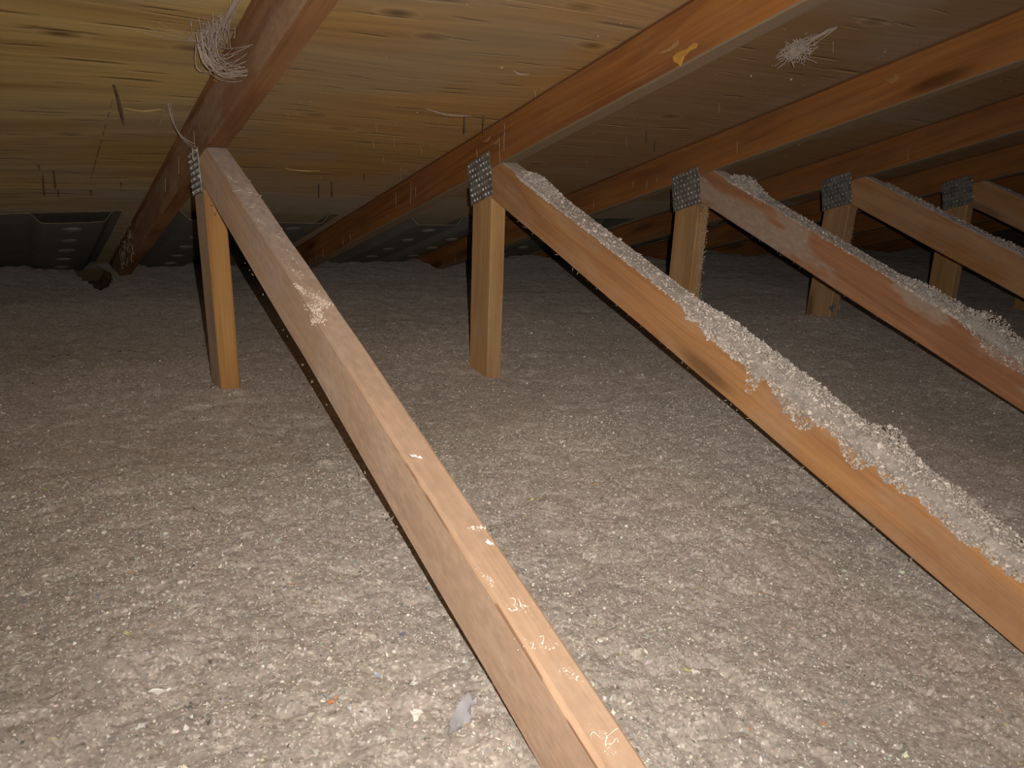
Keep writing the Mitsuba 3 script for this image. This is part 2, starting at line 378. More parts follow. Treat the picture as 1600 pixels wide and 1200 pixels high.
for i, (y0, lean, dz, wt, rs, px, pt) in enumerate(TR):
    t = numbered('roof_truss')
    tag(t, TRUSS_LABEL[i], 'roof truss')
    zr = Z0 + dz
    # rafter
    d, w = rail_dirs(rs)
    o = np.array([0, zr])
    me, uv = rail(o, d, w, -2.35, 2.38, -2.35, 2.38, y0, lean, 10 * i + 3.1, 0.37 * i, n=60, seed=i)
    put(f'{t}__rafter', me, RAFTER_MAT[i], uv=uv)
    # diagonal web: from the rafter's underside down to the floor
    dw, ww = rail_dirs(-wt)
    ow = np.array([0, dz])
    xl = (dz - zr) / (rs + wt)
    zu = dz + WD * math.sqrt(1 + wt * wt)
    xu = (zu - zr) / (rs + wt)
    sec = math.hypot(1, wt)
    au = (xu - (ww[0] * WD)) * sec
    end = 1.80
    bow = [(0.0, 0.004), (0, 0.0), (0, 0.002)][i] if i < 3 else (0, 0)
    me, uv = rail(ow, dw, ww, xl * sec + 0.001, end, au + 0.0015, end, y0, lean, 10 * i + 1.7, 0.53 * i + 5, n=60, wav=0.0013 if i == 0 else 0.0008, bow=bow, seed=20 + i, c=0.0045 if i == 0 else 0.003)
    put(f'{t}__diagonal_web', me, WEB_MAT[i], uv=uv)
    # post: from the floor up to the underside of the diagonal web
    dp = np.array([pt, 1.0]) / math.hypot(1, pt)
    wp = np.array([1.0, -pt]) / math.hypot(1, pt)

    def top(x0):
        # where the line from (x0, 0) along dp meets the web's lower edge z = dz - wt x
        return (dz - wt * x0) / (dp[1] + wt * dp[0])
    op = np.array([px, 0.0])
    me, uv = rail(op, dp, wp, -0.62, top(px) - 0.001, -0.62, top(px + WD) - 0.001, y0, lean, 0.0 if i == 3 else 10 * i + 7.45, 0.0 if i == 3 else 0.71 * i + 2, n=16, seed=40 + i)
    put(f'{t}__post', me, POST_MAT[i], uv=uv)
    # connector plate on the face of the joint
    e1 = np.array([0.955, 0.296]) if i else np.array([0.992, 0.127])
    ang = math.radians(19.0 if i else 10.0)
    e1, e2 = np.array([math.cos(ang), math.sin(ang)]), np.array([-math.sin(ang - 0.09), math.cos(ang - 0.09)])
    cx, cz = [(0.022, 0.004), (0.036, 0.007), (0.037, -0.006), (0.040, -0.001), (0.050, 0.005)][i] if i < 5 else (0.04, 0.0)
    for nm, (v, f), mt in (('', PLATE[i < 3][0], 'mat_steel'), ('__punched_teeth', PLATE[i < 3][1], 'mat_teeth')):
        X, Z = cx + v[:, 0] * e1[0] + v[:, 1] * e2[0], cz + v[:, 0] * e1[1] + v[:, 1] * e2[1]
        if i == 0:
            X, Z = cx + v[:, 0] * 0.85 * e1[0] + v[:, 1] * 0.86 * e2[0], cz + v[:, 0] * 0.85 * e1[1] + v[:, 1] * 0.86 * e2[1]
        put(f'{t}__connector_plate{nm}', (np.stack([X, y0 + lean * Z - 0.0006 - v[:, 2], Z], 1), f), mt)
    tag(f'{t}__connector_plate__punched_teeth', 'raised burrs of the punched steel plate', kind='stuff')

# ------------------------------------------------------------------ loose-fill insulation
MOUNDS = [(0.10, -0.00, 0.020, 0.10), (0.09, 0.62, -0.020, 0.14), (0.05, 1.83, 0.035, 0.15), (-1.22, -0.075, -0.012, 0.06), (1.42, 0.50, -0.055, 0.40), (0.25, 0.30, -0.012, 0.25), (0.55, 1.00, 0.012, 0.3),
          (-1.45, -0.30, 0.02, 0.20), (-1.35, 0.85, 0.015, 0.3), (0.95, 0.85, -0.01, 0.2), (0.7, -0.2, 0.01, 0.3), (-1.33, 1.28, -0.03, 0.1)]


def ground(x, y, fine=True):
    x, y = np.asarray(x, float), np.asarray(y, float)

    def nz(f, s, o=1):
        return fbm(np.stack([x * f, y * f, x * 0 + s], -1), o)
    h = -0.418 + 0.050 * (nz(2.2, 3.5, 2) - 0.5)
    for mx, my, a, r in MOUNDS:
        h = h + a * np.exp(-((x - mx) ** 2 + (y - my) ** 2) / (r * r))
    wx, wy = x + 0.03 * (nz(9, 11.5) - 0.5), y + 0.03 * (nz(9, 17.5) - 0.5)

    def billow(f, s):
        return np.abs(2 * noise(np.stack([wx * f, wy * f, x * 0 + s], -1)) - 1)
    h = h + 0.0120 * (np.sqrt(billow(9, 1.5)) - 0.6) + 0.0115 * (np.sqrt(billow(22, 2.5)) - 0.6) + 0.0042 * (np.sqrt(billow(52, 4.5)) - 0.6)
    if fine:
        h = h + 0.0030 * (np.sqrt(billow(120, 5.5)) - 0.6) + 0.0026 * (noise(np.stack([x * 420, y * 420, x * 0 + 0.5], -1)) - 0.5)
    return np.minimum(h, deck_z(x, y) - 0.004)


def field(x0, x1, y0, y1, step):
    xs, ys = np.arange(x0, x1 + step / 2, step), np.arange(y0, y1 + step / 2, step)
    X, Y = np.meshgrid(xs, ys, indexing='ij')
    Z = ground(X, Y)
    idx = np.arange(X.size).reshape(X.shape)
    a, b, c, d = idx[:-1, :-1].ravel(), idx[1:, :-1].ravel(), idx[1:, 1:].ravel(), idx[:-1, 1:].ravel()
    F = np.vstack([np.stack([a, b, c], 1), np.stack([a, c, d], 1)])
    V = np.stack([X.ravel(), Y.ravel(), Z.ravel()], 1)
    # the draught at the foot of the nearest rafter has blown a hole down to the boards
    c = V[F].mean(1)
    F = F[((c[:, 0] + 1.53) / 0.29) ** 2 + ((c[:, 1] + 0.066) / (0.045 + 0.018 * noise(c * 25))) ** 2 > 1]
    return V, F


parts = [field(0.40, 1.60, -0.55, 1.00, 0.0028), field(-0.40, 0.40, -0.55, 1.00, 0.0050), field(0.40, 1.60, 1.00, 2.2, 0.0060), field(-0.40, 0.40, 1.00, 2.2, 0.0075),
         field(-1.90, -0.40, -1.20, 2.20, 0.0100), field(-1.90, 1.60, 2.20, 4.88, 0.0150), field(-0.40, 1.60, -1.20, -0.55, 0.010), field(1.60, 2.4, -1.20, 4.88, 0.025)]
put('loose_fill_insulation', join(parts), 'mat_insulation', smooth=True)
tag('loose_fill_insulation', 'grey-brown loose-fill cellulose insulation covering the whole attic floor', 'insulation', kind='stuff')


def normals(x, y, e=0.004):
    nx, ny = -(ground(x + e, y, False) - ground(x - e, y, False)) / (2 * e), -(ground(x, y + e, False) - ground(x, y - e, False)) / (2 * e)
    return nx, ny


# pale paper flecks in the insulation, thinning out with the distance that shows them
g = np.random.default_rng(11)
N = 150000
fx = np.concatenate([g.uniform(0.45, 1.55, N // 2), g.uniform(-0.3, 1.55, N // 2)])
fy = np.concatenate([g.uniform(-0.5, 0.95, N // 2), g.uniform(-0.5, 2.4, N // 2)])
den = noise(np.stack([fx * 9, fy * 9, fx * 0 + 4.5], -1))
keep = g.uniform(0, 1, N) < 0.25 + 0.9 * den
fx, fy = fx[keep], fy[keep]
fz = ground(fx, fy)
n = len(fx)
size = 0.0013 * np.exp(g.normal(0, 0.45, n))
tone = 0.34 + 0.52 * g.uniform(0, 1, n) ** 1.6
cols = tone[:, None] * np.array([1.0, 0.93, 0.84]) * (1 + 0.05 * g.normal(size=(n, 3)))
odd = g.uniform(size=n)
cols[odd < 0.006] = (0.55, 0.26, 0.14); cols[(odd > 0.006) & (odd < 0.012)] = (0.20, 0.26, 0.36); cols[(odd > 0.012) & (odd < 0.017)] = (0.55, 0.50, 0.16)
cols[(odd > 0.02) & (odd < 0.12)] *= 0.45
me, cc = chips(np.stack([fx, fy, fz + 0.0006], 1), size, 0.35, np.clip(cols, 0.03, 0.9), g)
put('loose_fill_insulation__paper_flecks', me, 'mat_chips', color=cc)
tag('loose_fill_insulation__paper_flecks', 'tiny pale shreds of paper mixed into the insulation', kind='stuff')


# single scraps that can be picked out
def scrap_mesh(w, l, seed, curl=0.25):
    gg = np.random.default_rng(seed)
    nu, nv = 7, 4
    V = []
    for a in range(nu):
        for b in range(nv):
            s, q = a / (nu - 1) - 0.5, b / (nv - 1) - 0.5
            wob = 1 + 0.5 * (gg.uniform() - 0.5) * (abs(q) > 0.3)
            V.append((l * s * (1 + 0.2 * gg.normal() * (abs(s) > 0.4)), w * q * wob * (1 - 0.9 * abs(s) ** 1.5) + 0.5 * w * curl * math.sin(5 * s), curl * l * (s * s * 1.2 + 0.3 * q * q) + 0.04 * l * gg.normal()))
    V = np.array(V)
    F = []
    for a in range(nu - 1):
        for b in range(nv - 1):
            i = a * nv + b
            F += [(i, i + nv, i + nv + 1), (i, i + nv + 1, i + 1)]
    F = np.array(F)
    th = 0.0005
    V2 = np.vstack([V + [0, 0, th], V])
    nV = len(V)
    edge = [a * nv for a in range(nu)] + [(nu - 1) * nv + b for b in range(1, nv)] + [a * nv + nv - 1 for a in range(nu - 2, -1, -1)] + list(range(nv - 2, 0, -1))
    side = []
    for a, b in zip(edge, edge[1:] + edge[:1]):
        side += [(a, a + nV, b + nV), (a, b + nV, b)]
    return V2, np.vstack([F, F[:, ::-1] + nV, np.array(side)])


def scrap(name, x, y, z, w, l, rot, col, label, cat, group=None, tilt=0.0, seed=0, curl=0.25, lift=0.003):
    v, f = scrap_mesh(w, l, seed, curl)
    c, s = math.cos(rot), math.sin(rot)
    ct, st = math.cos(tilt), math.sin(tilt)
    v = v @ np.array([[ct, 0, -st], [0, 1, 0], [st, 0, ct]])
    v = v @ np.array([[c, s, 0], [-s, c, 0], [0, 0, 1]])
    v = v - [0, 0, v[:, 2].min()]
    key = numbered(name)
    z = (float(ground(x, y)) if z is None else z) + lift - 0.003
    put(key, (v + [x, y, z], f), smooth=50 if 'film' in label else False, mat={'type': 'twosided', 'bsdf': {'type': 'diffuse', 'reflectance': {'type': 'rgb', 'value': list(col)}}})
    tag(key, label, cat, group)
    return key


# ------------------------------------------------------------------ vent baffles against the sheathing near the eave
def baffle(yc, x_top, label, chan, width=0.52, depth=0.032):
    t = numbered('vent_baffle')
    tag(t, label, 'vent baffle')
    y0, y1 = yc - width / 2, yc + width / 2
    prof = [(y0, 0.002)]
    for a, b in chan:
        prof += [(a - 0.014, 0.002), (a + 0.012, depth), (b - 0.012, depth), (b + 0.014, 0.002)]
    prof.append((y1, 0.002))
    fine = []
    for (ya, oa), (yb, ob) in zip(prof, prof[1:]):
        for s in np.linspace(0, 1, 5)[:-1]:
            fine.append((ya + (yb - ya) * s, oa + (ob - oa) * s))
    fine.append(prof[-1])
    fine = np.array(fine)
    k = np.array([0.25, 0.5, 0.25])
    pad = np.pad(fine[:, 1], 1, mode='edge')
    fine[:, 1] = pad[:-2] * 0.2 + pad[1:-1] * 0.6 + pad[2:] * 0.2
    xs = np.linspace(-1.72, x_top, 22)
    V, n = [], len(fine)
    for layer in (0, 1):
        for x in xs:
            for y, o in fine:
                z = float(deck_z(x, y))
                o2 = o + 0.0022 * layer + 0.0012 * math.sin(9 * x + 7 * y)
                V.append((x + NRM[0] * -o2, y, z - NRM[2] * o2))
    V = np.array(V)
    m, F = len(xs), []
    L = m * n
    for i in range(m - 1):
        for j in range(n - 1):
            a = i * n + j
            F += [(a, a + n, a + n + 1), (a, a + n + 1, a + 1), (a + L, a + L + n + 1, a + L + n), (a + L, a + L + 1, a + L + n + 1)]
    put(f'{t}__sheet', (V, np.array(F)), 'mat_baffle', smooth=40)
    # the cut upper edge, a pale rim
    rim = []
    for j in range(n):
        rim.append((V[(m - 1) * n + j] + V[L + (m - 1) * n + j]) / 2)
    put(f'{t}__rim', tube(rim, 0.0010, 5), 'mat_baffle_edge')
    tag(f'{t}__rim', 'pale cut rim of the baffle')
    # stiffening ribs pressed into the channel floors
    for a, b in chan:
        yc2 = (a + b) / 2
        for k in range(5):
            x = x_top - 0.075 - 0.17 * k
            ico = []
            ff = []
            nu, nv = 10, 6
            for q in range(nv + 1):
                for p_ in range(nu):
                    th, ph = q / nv * math.pi / 2, 2 * math.pi * p_ / nu
                    ico.append((0.021 * math.sin(th) * math.cos(ph), 0.026 * math.sin(th) * math.sin(ph), -0.0065 * math.cos(th)))
            for q in range(nv):
                for p_ in range(nu):
                    i0, i1 = q * nu + p_, q * nu + (p_ + 1) % nu
                    ff += [(i0, i1, i1 + nu), (i0, i1 + nu, i0 + nu)]
            ico = np.array(ico)
            base = np.array([x, yc2, float(deck_z(x, yc2))]) - NRM * (depth + 0.0020)
            P = base + ico[:, 0:1] * TAN + ico[:, 1:2] * np.array([0, 1, 0]) + ico[:, 2:3] * NRM
            put(numbered(f'{t}__stiffening_rib'), (P, np.array(ff)), 'mat_baffle_rib_lit', smooth=True)


def yface(i):
    return TR[i][0]


baffle(-0.295, -0.838, 'grey corrugated vent baffle with a notched rim at the left edge of the photo', [(-0.245, -0.072), (-0.51, -0.35)])
baffle(0.315, -0.800, 'grey vent baffle in the dark bay behind the nearest diagonal web', [(0.12, 0.27), (0.37, 0.53)])
baffle(0.935, -0.830, 'grey ribbed vent baffle left of the second post', [(0.845, 1.015), (1.06, 1.16)], width=0.5)
baffle(1.54, -0.830, 'grey vent baffle in the bay between the second and third posts', [(1.45, 1.62), (1.33, 1.41)], width=0.5)
baffle(2.15, -0.830, 'grey vent baffle in the bay between the third and fourth posts', [(2.06, 2.23), (1.92, 2.02)], width=0.5)

# ------------------------------------------------------------------ nails through the sheathing
NAILS = [(0.01, -0.12, 0.0), (-0.422, -0.215, 0.040), (-0.467, -0.235, 0.044), (-0.378, -0.244, 0.012), (-0.524, -0.069, 0.014), (0.115, 0.516, 0.040), (0.122, 0.557, 0.040), (-0.474, 0.402, 0.036),
         (-0.446, 0.427, 0.040), (0.10, 1.02, 0.03), (0.04, 1.10, 0.03), (-0.60, -0.20, 0.018), (-0.60, -0.13, 0.016), (-0.35, 0.48, 0.02), (-0.5, 0.9, 0.03), (-0.46, 1.0, 0.03)]
for x, y, L in NAILS:
    if L <= 0:
        continue
    top = np.array([x, y, float(deck_z(x, y)) + 0.003])
    dirn = -NRM * 0.9 + np.array([-0.12, 0.03 * math.sin(40 * x), -0.35]); dirn /= np.linalg.norm(dirn)
    put(numbered('ceiling__nail'), tube([top, top + dirn * (L - 0.004), top + dirn * (L + 0.003)], [0.0017, 0.0017, 0.0003], 8), 'mat_nail')
# a brown splinter levered out of the veneer, and long torn slivers
sp = [(0.128, -0.145, 0.0, 0.075, (-0.25, 0.14, -1.0), 0.0030, 'dark')]
a = np.array([0.128, -0.145, float(deck_z(0.128, -0.145)) - 0.0005])
dirn = np.array([-0.45, 0.22, -0.80]); dirn /= np.linalg.norm(dirn)
put('ceiling__splinter', tube([a, a + dirn * 0.025 + [0, 0.001, 0], a + dirn * 0.050, a + dirn * 0.072], [0.0022, 0.0026, 0.0022, 0.0006], 6), 'mat_nail')
tag('ceiling__splinter', 'dark brown splinter hanging from the plywood')
for k, (x0, y0, x1, y1) in enumerate([(0.020, -0.120, 0.025, -0.055), (0.135, 0.42, 0.118, 0.53), (0.36, 0.48, 0.352, 0.52), (-0.33, 0.27, -0.335, 0.36)]):
    ps = [np.array([x0 + (x1 - x0) * s + 0.0015 * math.sin(9 * s + k), y0 + (y1 - y0) * s, 0]) for s in np.linspace(0, 1, 9)]
    ps = [np.array([q[0], q[1], float(deck_z(q[0], q[1])) - 0.0015 - 0.004 * math.sin(math.pi * s)]) for q, s in zip(ps, np.linspace(0, 1, 9))]
    put(numbered('ceiling__sliver'), tube(ps, 0.0005 + 0.0012 * np.sin(np.linspace(0.2, 2.9, 9)), 5), 'mat_cobweb' if k in (1, 2) else 'mat_sliver')
bsdf('mat_sliver', lambda p, n, uv: mix(c3(0.62, 0.42, 0.18), c3(0.45, 0.29, 0.13), dn(p.x * 90, p.y * 40)))


# ------------------------------------------------------------------ insulation lying on the webs
def on_web(i, a, q, t):
    """World points from a along web i's axis, q above its lower edge, t across its thickness from the near face."""
    y0, lean, dz, wt = TR[i][:4]
    d, w = rail_dirs(-wt)
    x, z = d[0] * a + w[0] * q, dz + d[1] * a + w[1] * q
    return np.stack([x, y0 + t + lean * z + 0 * x, z], -1)


def pile(i, a0, a1, hf, droop, n_chip, seed, label, base_col=(0.47, 0.41, 0.36), chip=0.0019):
    """A ridge of crumbs along the top of web i: hf(a) its height, droop(a) how far it hangs over the near face."""
    gg = np.random.default_rng(seed)
    key = numbered('insulation_ridge')
    na, nt = max(40, int((a1 - a0) / 0.0022)), 19
    A = np.linspace(a0, a1, na)
    V = []
    for a in A:
        H, D = hf(a), droop(a)
        for j in range(nt):
            s = j / (nt - 1)
            if s < 0.34:                                    # hanging over the near face
                r = s / 0.34
                q, t, h = WD - 0.6 * D * (1 - r), -0.0008, 0.35 * min(H, 0.012) * math.sin(math.pi * min(r * 0.75, 0.5) )
                nse = noise(np.array([a * 150, q * 150, seed + 0.5])) * min(1, D / 0.004)
                V.append((a, q, t - (h * 0.7 + 0.003 * nse) * (1 if D > 0.002 else 0)))
            else:
                r = (s - 0.34) / 0.66
                t = -0.001 + (TH + 0.002) * r
                b = math.sin(math.pi * (0.12 + 0.80 * r)) ** 0.7
                f = 0.45 * float(fbm(np.array([a * 60, t * 60, seed + 1.5]), 2)) + 0.35 * math.sqrt(abs(2 * float(noise(np.array([a * 150, t * 150, seed + 3.5]))) - 1)) + 0.3 * float(noise(np.array([a * 420, t * 420, seed + 5.5])))
                V.append((a, WD + 0.0004 + H * b * (0.05 + 0.72 * f), t))
    V = np.array(V)
    P = on_web(i, V[:, 0], V[:, 1], V[:, 2])
    F = []
    for k in range(na - 1):
        for j in range(nt - 1):
            q = k * nt + j
            F += [(q, q + 1, q + nt + 1), (q, q + nt + 1, q + nt)]
    m1 = (P, np.array(F))
    col1 = np.array(base_col) * (0.55 + 0.5 * noise(P * 260))[:, None] * (0.85 + 0.3 * noise(P * 60))[:, None]
    # crumbs on it
    av = gg.uniform(a0, a1, n_chip * 2)
    wgt = np.array([min(1, hf(a) / 0.009) ** 1.8 for a in av])
    av = av[gg.uniform(size=len(av)) < wgt * np.array([0.35 + 0.9 * float(noise(np.array([a * 90, seed, 0.5]))) for a in av])][:n_chip]
    k = len(av)
    sgn = gg.uniform(size=k)
    cent, sz = [], chip * np.exp(gg.normal(0, 0.4, k))
    for a, s in zip(av, sgn):
        H, D = hf(a), droop(a)
        if s < 0.40 and D > 0.002:
            q, t = WD - D * (gg.uniform(0, 1.0) ** 0.8 * 1.35 - 0.1), -0.001 - 0.5 * min(H, 0.012) * gg.uniform(0, 1)
        else:
            t = gg.uniform(-0.001, TH + 0.001)
            r = t / TH
            q = WD + H * math.sin(math.pi * min(max(0.12 + 0.8 * r, 0), 1)) ** 0.7 * gg.uniform(0.35, 1.15)
        cent.append((a, q, t))
    cent = np.array(cent)
    C = on_web(i, cent[:, 0], cent[:, 1], cent[:, 2])
    tone = 0.7 + 0.95 * gg.uniform(0, 1, k) ** 1.5
    m2, col2 = chips(C, sz, 0.5, np.clip(tone[:, None] * np.array(base_col), 0, 0.88), gg)
    put(key, join([m1, m2]), 'mat_chips', color=np.vstack([np.clip(col1, 0.02, 0.9), col2]))
    tag(key, label, 'insulation', kind='stuff')
    return key


def bumps(*args):
    def f(a):
        return sum(h * math.exp(-((a - c) / w) ** 2) for c, h, w in args)
    return f


def ramp(a, lo, hi):
    t = min(max((a - lo) / (hi - lo), 0), 1)
    return t * t * (3 - 2 * t)


S1 = math.hypot(1, TR[1][3])
h1 = lambda a: (0.0035 + 0.013 * math.exp(-((a / S1 - 0.225) / 0.05) ** 2) + 0.015 * ramp(a / S1, 0.66, 0.78) * (0.25 + 1.2 * float(noise(np.array([a * 26, 0.5, 0.5])))) + 0.014 * math.exp(-((a / S1 - 1.07) / 0.022) ** 2))
d1 = lambda a: (0.002 + 0.005 * float(noise(np.array([a * 25, 3.5, 0.5]))) + 0.022 * ramp(a / S1, 0.66, 0.74) * max(0, float(fbm(np.array([a * 22, 1.5, 0.5]), 3)) - 0.30) * 1.9 + 0.028 * math.exp(-((a / S1 - 0.868) / 0.012) ** 2) + 0.022 * math.exp(-((a / S1 - 0.955) / 0.028) ** 2) + 0.016 * math.exp(-((a / S1 - 1.055) / 0.02) ** 2))
pile(1, 0.165 * S1, 1.36 * S1, h1, d1, 15000, 3, 'long ridge of pale insulation crumbs along the top of the second truss web, hanging over its face')
S2 = math.hypot(1, TR[2][3])
h2 = lambda a: 0.0035 + 0.020 * math.exp(-((a / S2 - 0.20) / 0.045) ** 2) + 0.012 * ramp(a / S2, 0.62, 0.72) * (0.5 + float(noise(np.array([a * 14, 0.5, 2.5])))) + 0.016 * math.exp(-((a / S2 - 0.845) / 0.035) ** 2)
d2 = lambda a: 0.001 + 0.004 * float(noise(np.array([a * 25, 3.5, 2.5]))) + 0.03 * ramp(a / S2, 0.78, 0.90) * float(fbm(np.array([a * 12, 1.5, 2.5]), 2))
pile(2, 0.150 * S2, 1.1 * S2, h2, d2, 7000, 5, 'ridge of grey insulation fluff along the top of the third truss web')
h3 = lambda a: 0.0030 + 0.006 * float(noise(np.array([a * 16, 0.5, 4.5]))) + 0.006 * ramp(a, 0.5, 0.6)
pile(3, 0.16, 0.75, h3, lambda a: 0.001, 1200, 7, 'thin pale line of dust along the top of the fourth truss web')
h4 = lambda a: 0.0020 + 0.003 * float(noise(np.array([a * 16, 0.5, 6.5])))
pile(4, 0.16, 0.45, h4, lambda a: 0.001, 120, 9, 'faint line of dust on the web of the fifth truss')

def arc(a, b, sagv, r, seed, n=18, wob=0.0008):
    t = np.linspace(0, 1, n)[:, None]
    mid = (a + b) / 2 + sagv
    P = (1 - t) ** 2 * a + 2 * t * (1 - t) * mid + t * t * b
    q = np.random.default_rng(seed)
    P[1:-1] += np.cumsum(q.normal(0, wob * 0.35, (n - 2, 3)), axis=0) * np.sin(np.linspace(0, math.pi, n - 2))[:, None]
    return tube(P, r * q.uniform(0.75, 1.25, n), 4)


def strand(pts, r0=0.0007, sag=0.0, n=14, seed=0, wob=0.002):
    gg = np.random.default_rng(seed)
    pts = np.asarray(pts, float)
    tt = np.linspace(0, len(pts) - 1, n)
    P = np.stack([np.interp(tt, np.arange(len(pts)), pts[:, c]) for c in range(3)], 1)
    for _ in range(2):
        P[1:-1] = (P[:-2] + 2 * P[1:-1] + P[2:]) / 4
    P[:, 2] -= sag * np.sin(np.linspace(0, math.pi, n))
    P[1:-1] += gg.normal(0, wob, (n - 2, 3)) * 0.15
    return tube(P, r0 * gg.uniform(0.7, 1.4, n), 4)


# ------------------------------------------------------------------ lint, scraps and cobwebs
W0 = lambda a, q, t: on_web(0, np.array([a]), np.array([q]), np.array([t]))[0]


def tuft(key, i, blobs, n, seed, size=0.0011, col=(0.66, 0.55, 0.46), fibres=10):
    """A felted patch of lint on top of web i: crumbs and a few curled fibres in blobs (a, t, length, breadth, turn)."""
    gg = np.random.default_rng(seed)
    C, ms = [], []
    for (a, t, l, b, turn) in blobs:
        for _ in range(n):
            u, v = gg.normal(0, 0.5, 2)
            v += 0.5 * math.sin(2.2 * u)
            C.append((a + l * u * math.cos(turn) - b * v * math.sin(turn), WD + 0.0004 + 0.0018 * gg.uniform() ** 2, t + l * u * math.sin(turn) + b * v * math.cos(turn)))
    C = np.array(C)
    over = C[:, 2] < 0                                   # what slips over the arris clings to the near face
    C[over, 1] = WD + C[over, 2]; C[over, 2] = -0.0007
    keep = C[:, 2] < TH
    C = C[keep]
    P = on_web(i, C[:, 0], C[:, 1], C[:, 2])
    me, cc = chips(P, size * np.exp(gg.normal(0, 0.35, len(P))), 0.45, np.clip(np.array(col) * gg.uniform(0.75, 1.3, (len(P), 1)), 0, 0.9), gg)
    for _ in range(fibres):
        c = C[gg.integers(len(C))]
        a_ = on_web(i, c[0], c[1] + 0.001, c[2])
        b_ = on_web(i, c[0] + gg.normal(0, 0.006), c[1] + 0.002, c[2] + gg.normal(0, 0.006))
        ms.append(arc(a_, b_, gg.normal(0, 0.003, 3), 0.0004, int(gg.integers(1 << 30)), n=7))
    fm = join(ms)
    put(key, join([me, fm]), 'mat_chips', color=np.vstack([cc, np.tile(np.array(col) * 1.15, (len(fm[0]), 1))]))


dw0, ww0 = rail_dirs(-TR[0][3])
AX, UPN, YY = np.array([dw0[0], 0, dw0[1]]), np.array([ww0[0], 0, ww0[1]]), np.array([0, 1.0, 0])
k = numbered('lint_tuft'); tuft(k, 0, [(0.655, 0.024, 0.030, 0.010, 0.2), (0.685, 0.010, 0.020, 0.008, -0.5), (0.665, 0.016, 0.016, 0.012, 0.9), (0.700, 0.000, 0.012, 0.006, 0.2), (0.62, 0.006, 0.018, 0.004, 0.0)], 130, 1)
tag(k, 'curled pale lint patch stuck on the upper third of the nearest diagonal web', 'lint', kind='stuff')
k = numbered('lint_tuft'); tuft(k, 0, [(1.335, 0.022, 0.012, 0.005, 0.7), (1.345, 0.018, 0.008, 0.004, -0.6)], 40, 2, 0.0007, (0.62, 0.54, 0.46), 4)
tag(k, 'frayed white fibre patch on the nearest web at the bottom of the photo', 'lint', kind='stuff')
k = numbered('lint_tuft'); tuft(k, 0, [(0.25 + 0.055 * j, 0.010 + 0.016 * ((j * 37) % 10) / 10, 0.022, 0.006 + 0.004 * (j % 3), 0.5 * math.sin(j)) for j in range(8)], 45, 6, 0.0009, (0.56, 0.465, 0.39), 14)
tag(k, 'streaky film of pale lint on the top end of the nearest diagonal web', 'lint', kind='stuff')
k = numbered('lint_tuft'); tuft(k, 0, [(1.20, 0.020, 0.010, 0.006, 0.3), (1.245, 0.018, 0.016, 0.009, 0.6), (1.275, 0.026, 0.012, 0.006, 0.0), (1.16, 0.008, 0.010, 0.004, 0.0), (1.10, 0.03, 0.01, 0.004, 1.0)], 40, 8, 0.0009, (0.72, 0.62, 0.53), 6)
tag(k, 'scattered pale crumbs on the lower end of the nearest diagonal web', 'lint', kind='stuff')
z_on0 = lambda a, t: W0(a, WD + 0.0012, t)
p_ = z_on0(0.99, 0.012)
scrap('paper_scrap', p_[0], p_[1], p_[2] + 0.001, 0.007, 0.013, 1.3, (0.86, 0.83, 0.79), 'white paper scrap lying on the middle of the nearest diagonal web', 'paper scrap', seed=3, curl=0.15, tilt=0.33)
p_ = z_on0(1.125, 0.030)
scrap('paper_scrap', p_[0], p_[1], p_[2] + 0.001, 0.005, 0.008, 0.4, (0.80, 0.74, 0.68), 'small pale paper scrap low on the nearest diagonal web', 'paper scrap', seed=4, curl=0.2, tilt=0.33)
scrap('plastic_scrap', 1.142, -0.014, None, 0.017, 0.056, 2.2, (0.47, 0.46, 0.49), 'torn bluish-white plastic film strip on the insulation left of the nearest web', 'plastic scrap', seed=5, curl=0.22, lift=0.006)
GR = 'pale paper scraps lying in the loose insulation'
for k, (x, y, w, l, r, col, lb) in enumerate([
        (1.120, -0.049, 0.008, 0.010, 0.5, (0.85, 0.81, 0.76), 'chunky white paper scrap beside the plastic strip'),
        (1.164, 0.246, 0.003, 0.009, 0.9, (0.62, 0.56, 0.22), 'yellow paper scrap on the insulation right of the nearest web'),
        (1.171, 0.252, 0.006, 0.008, 0.2, (0.84, 0.80, 0.74), 'square white scrap touching the yellow one on the insulation'),
        (1.074, -0.114, 0.005, 0.006, 0.7, (0.62, 0.27, 0.14), 'orange scrap on the insulation at the bottom left'),
        (0.997, -0.008, 0.005, 0.009, 2.0, (0.24, 0.27, 0.34), 'blue-grey scrap on the insulation close to the nearest web'),
        (1.049, -0.058, 0.004, 0.009, 0.2, (0.50, 0.52, 0.60), 'pale lilac scrap on the insulation at the bottom left'),
        (0.981, -0.243, 0.006, 0.022, 1.2, (0.78, 0.74, 0.68), 'frayed white paper strip on the insulation at the lower left'),
        (0.738, -0.346, 0.006, 0.009, 1.2, (0.75, 0.70, 0.64), 'pale scrap on the insulation near the left edge of the photo'),
        (0.478, 0.692, 0.003, 0.016, 2.5, (0.75, 0.70, 0.65), 'thin white sliver of paper on the insulation between the first two webs'),
        (0.893, -0.262, 0.005, 0.012, 0.1, (0.56, 0.52, 0.30), 'straw-coloured scrap on the insulation at the lower left')]):
    scrap('insulation_scrap', x, y, None, w, l, r, col, lb, 'paper scrap', None, seed=20 + k, curl=0.2, lift=0.004)


# bundle of dusty cobweb hung between the sheathing and the nearest rafter
gg = np.random.default_rng(5)
def below(x, y, o):
    return np.array([x, y, float(deck_z(x, y))]) - NRM * o


def rface(x, up, out=0.002):
    """A point on the near face of the nearest rafter, up above its lower edge."""
    z = Z0 + TR[0][2] + TR[0][4] * x + up
    return np.array([x, TR[0][0] + TR[0][1] * z - out, z])


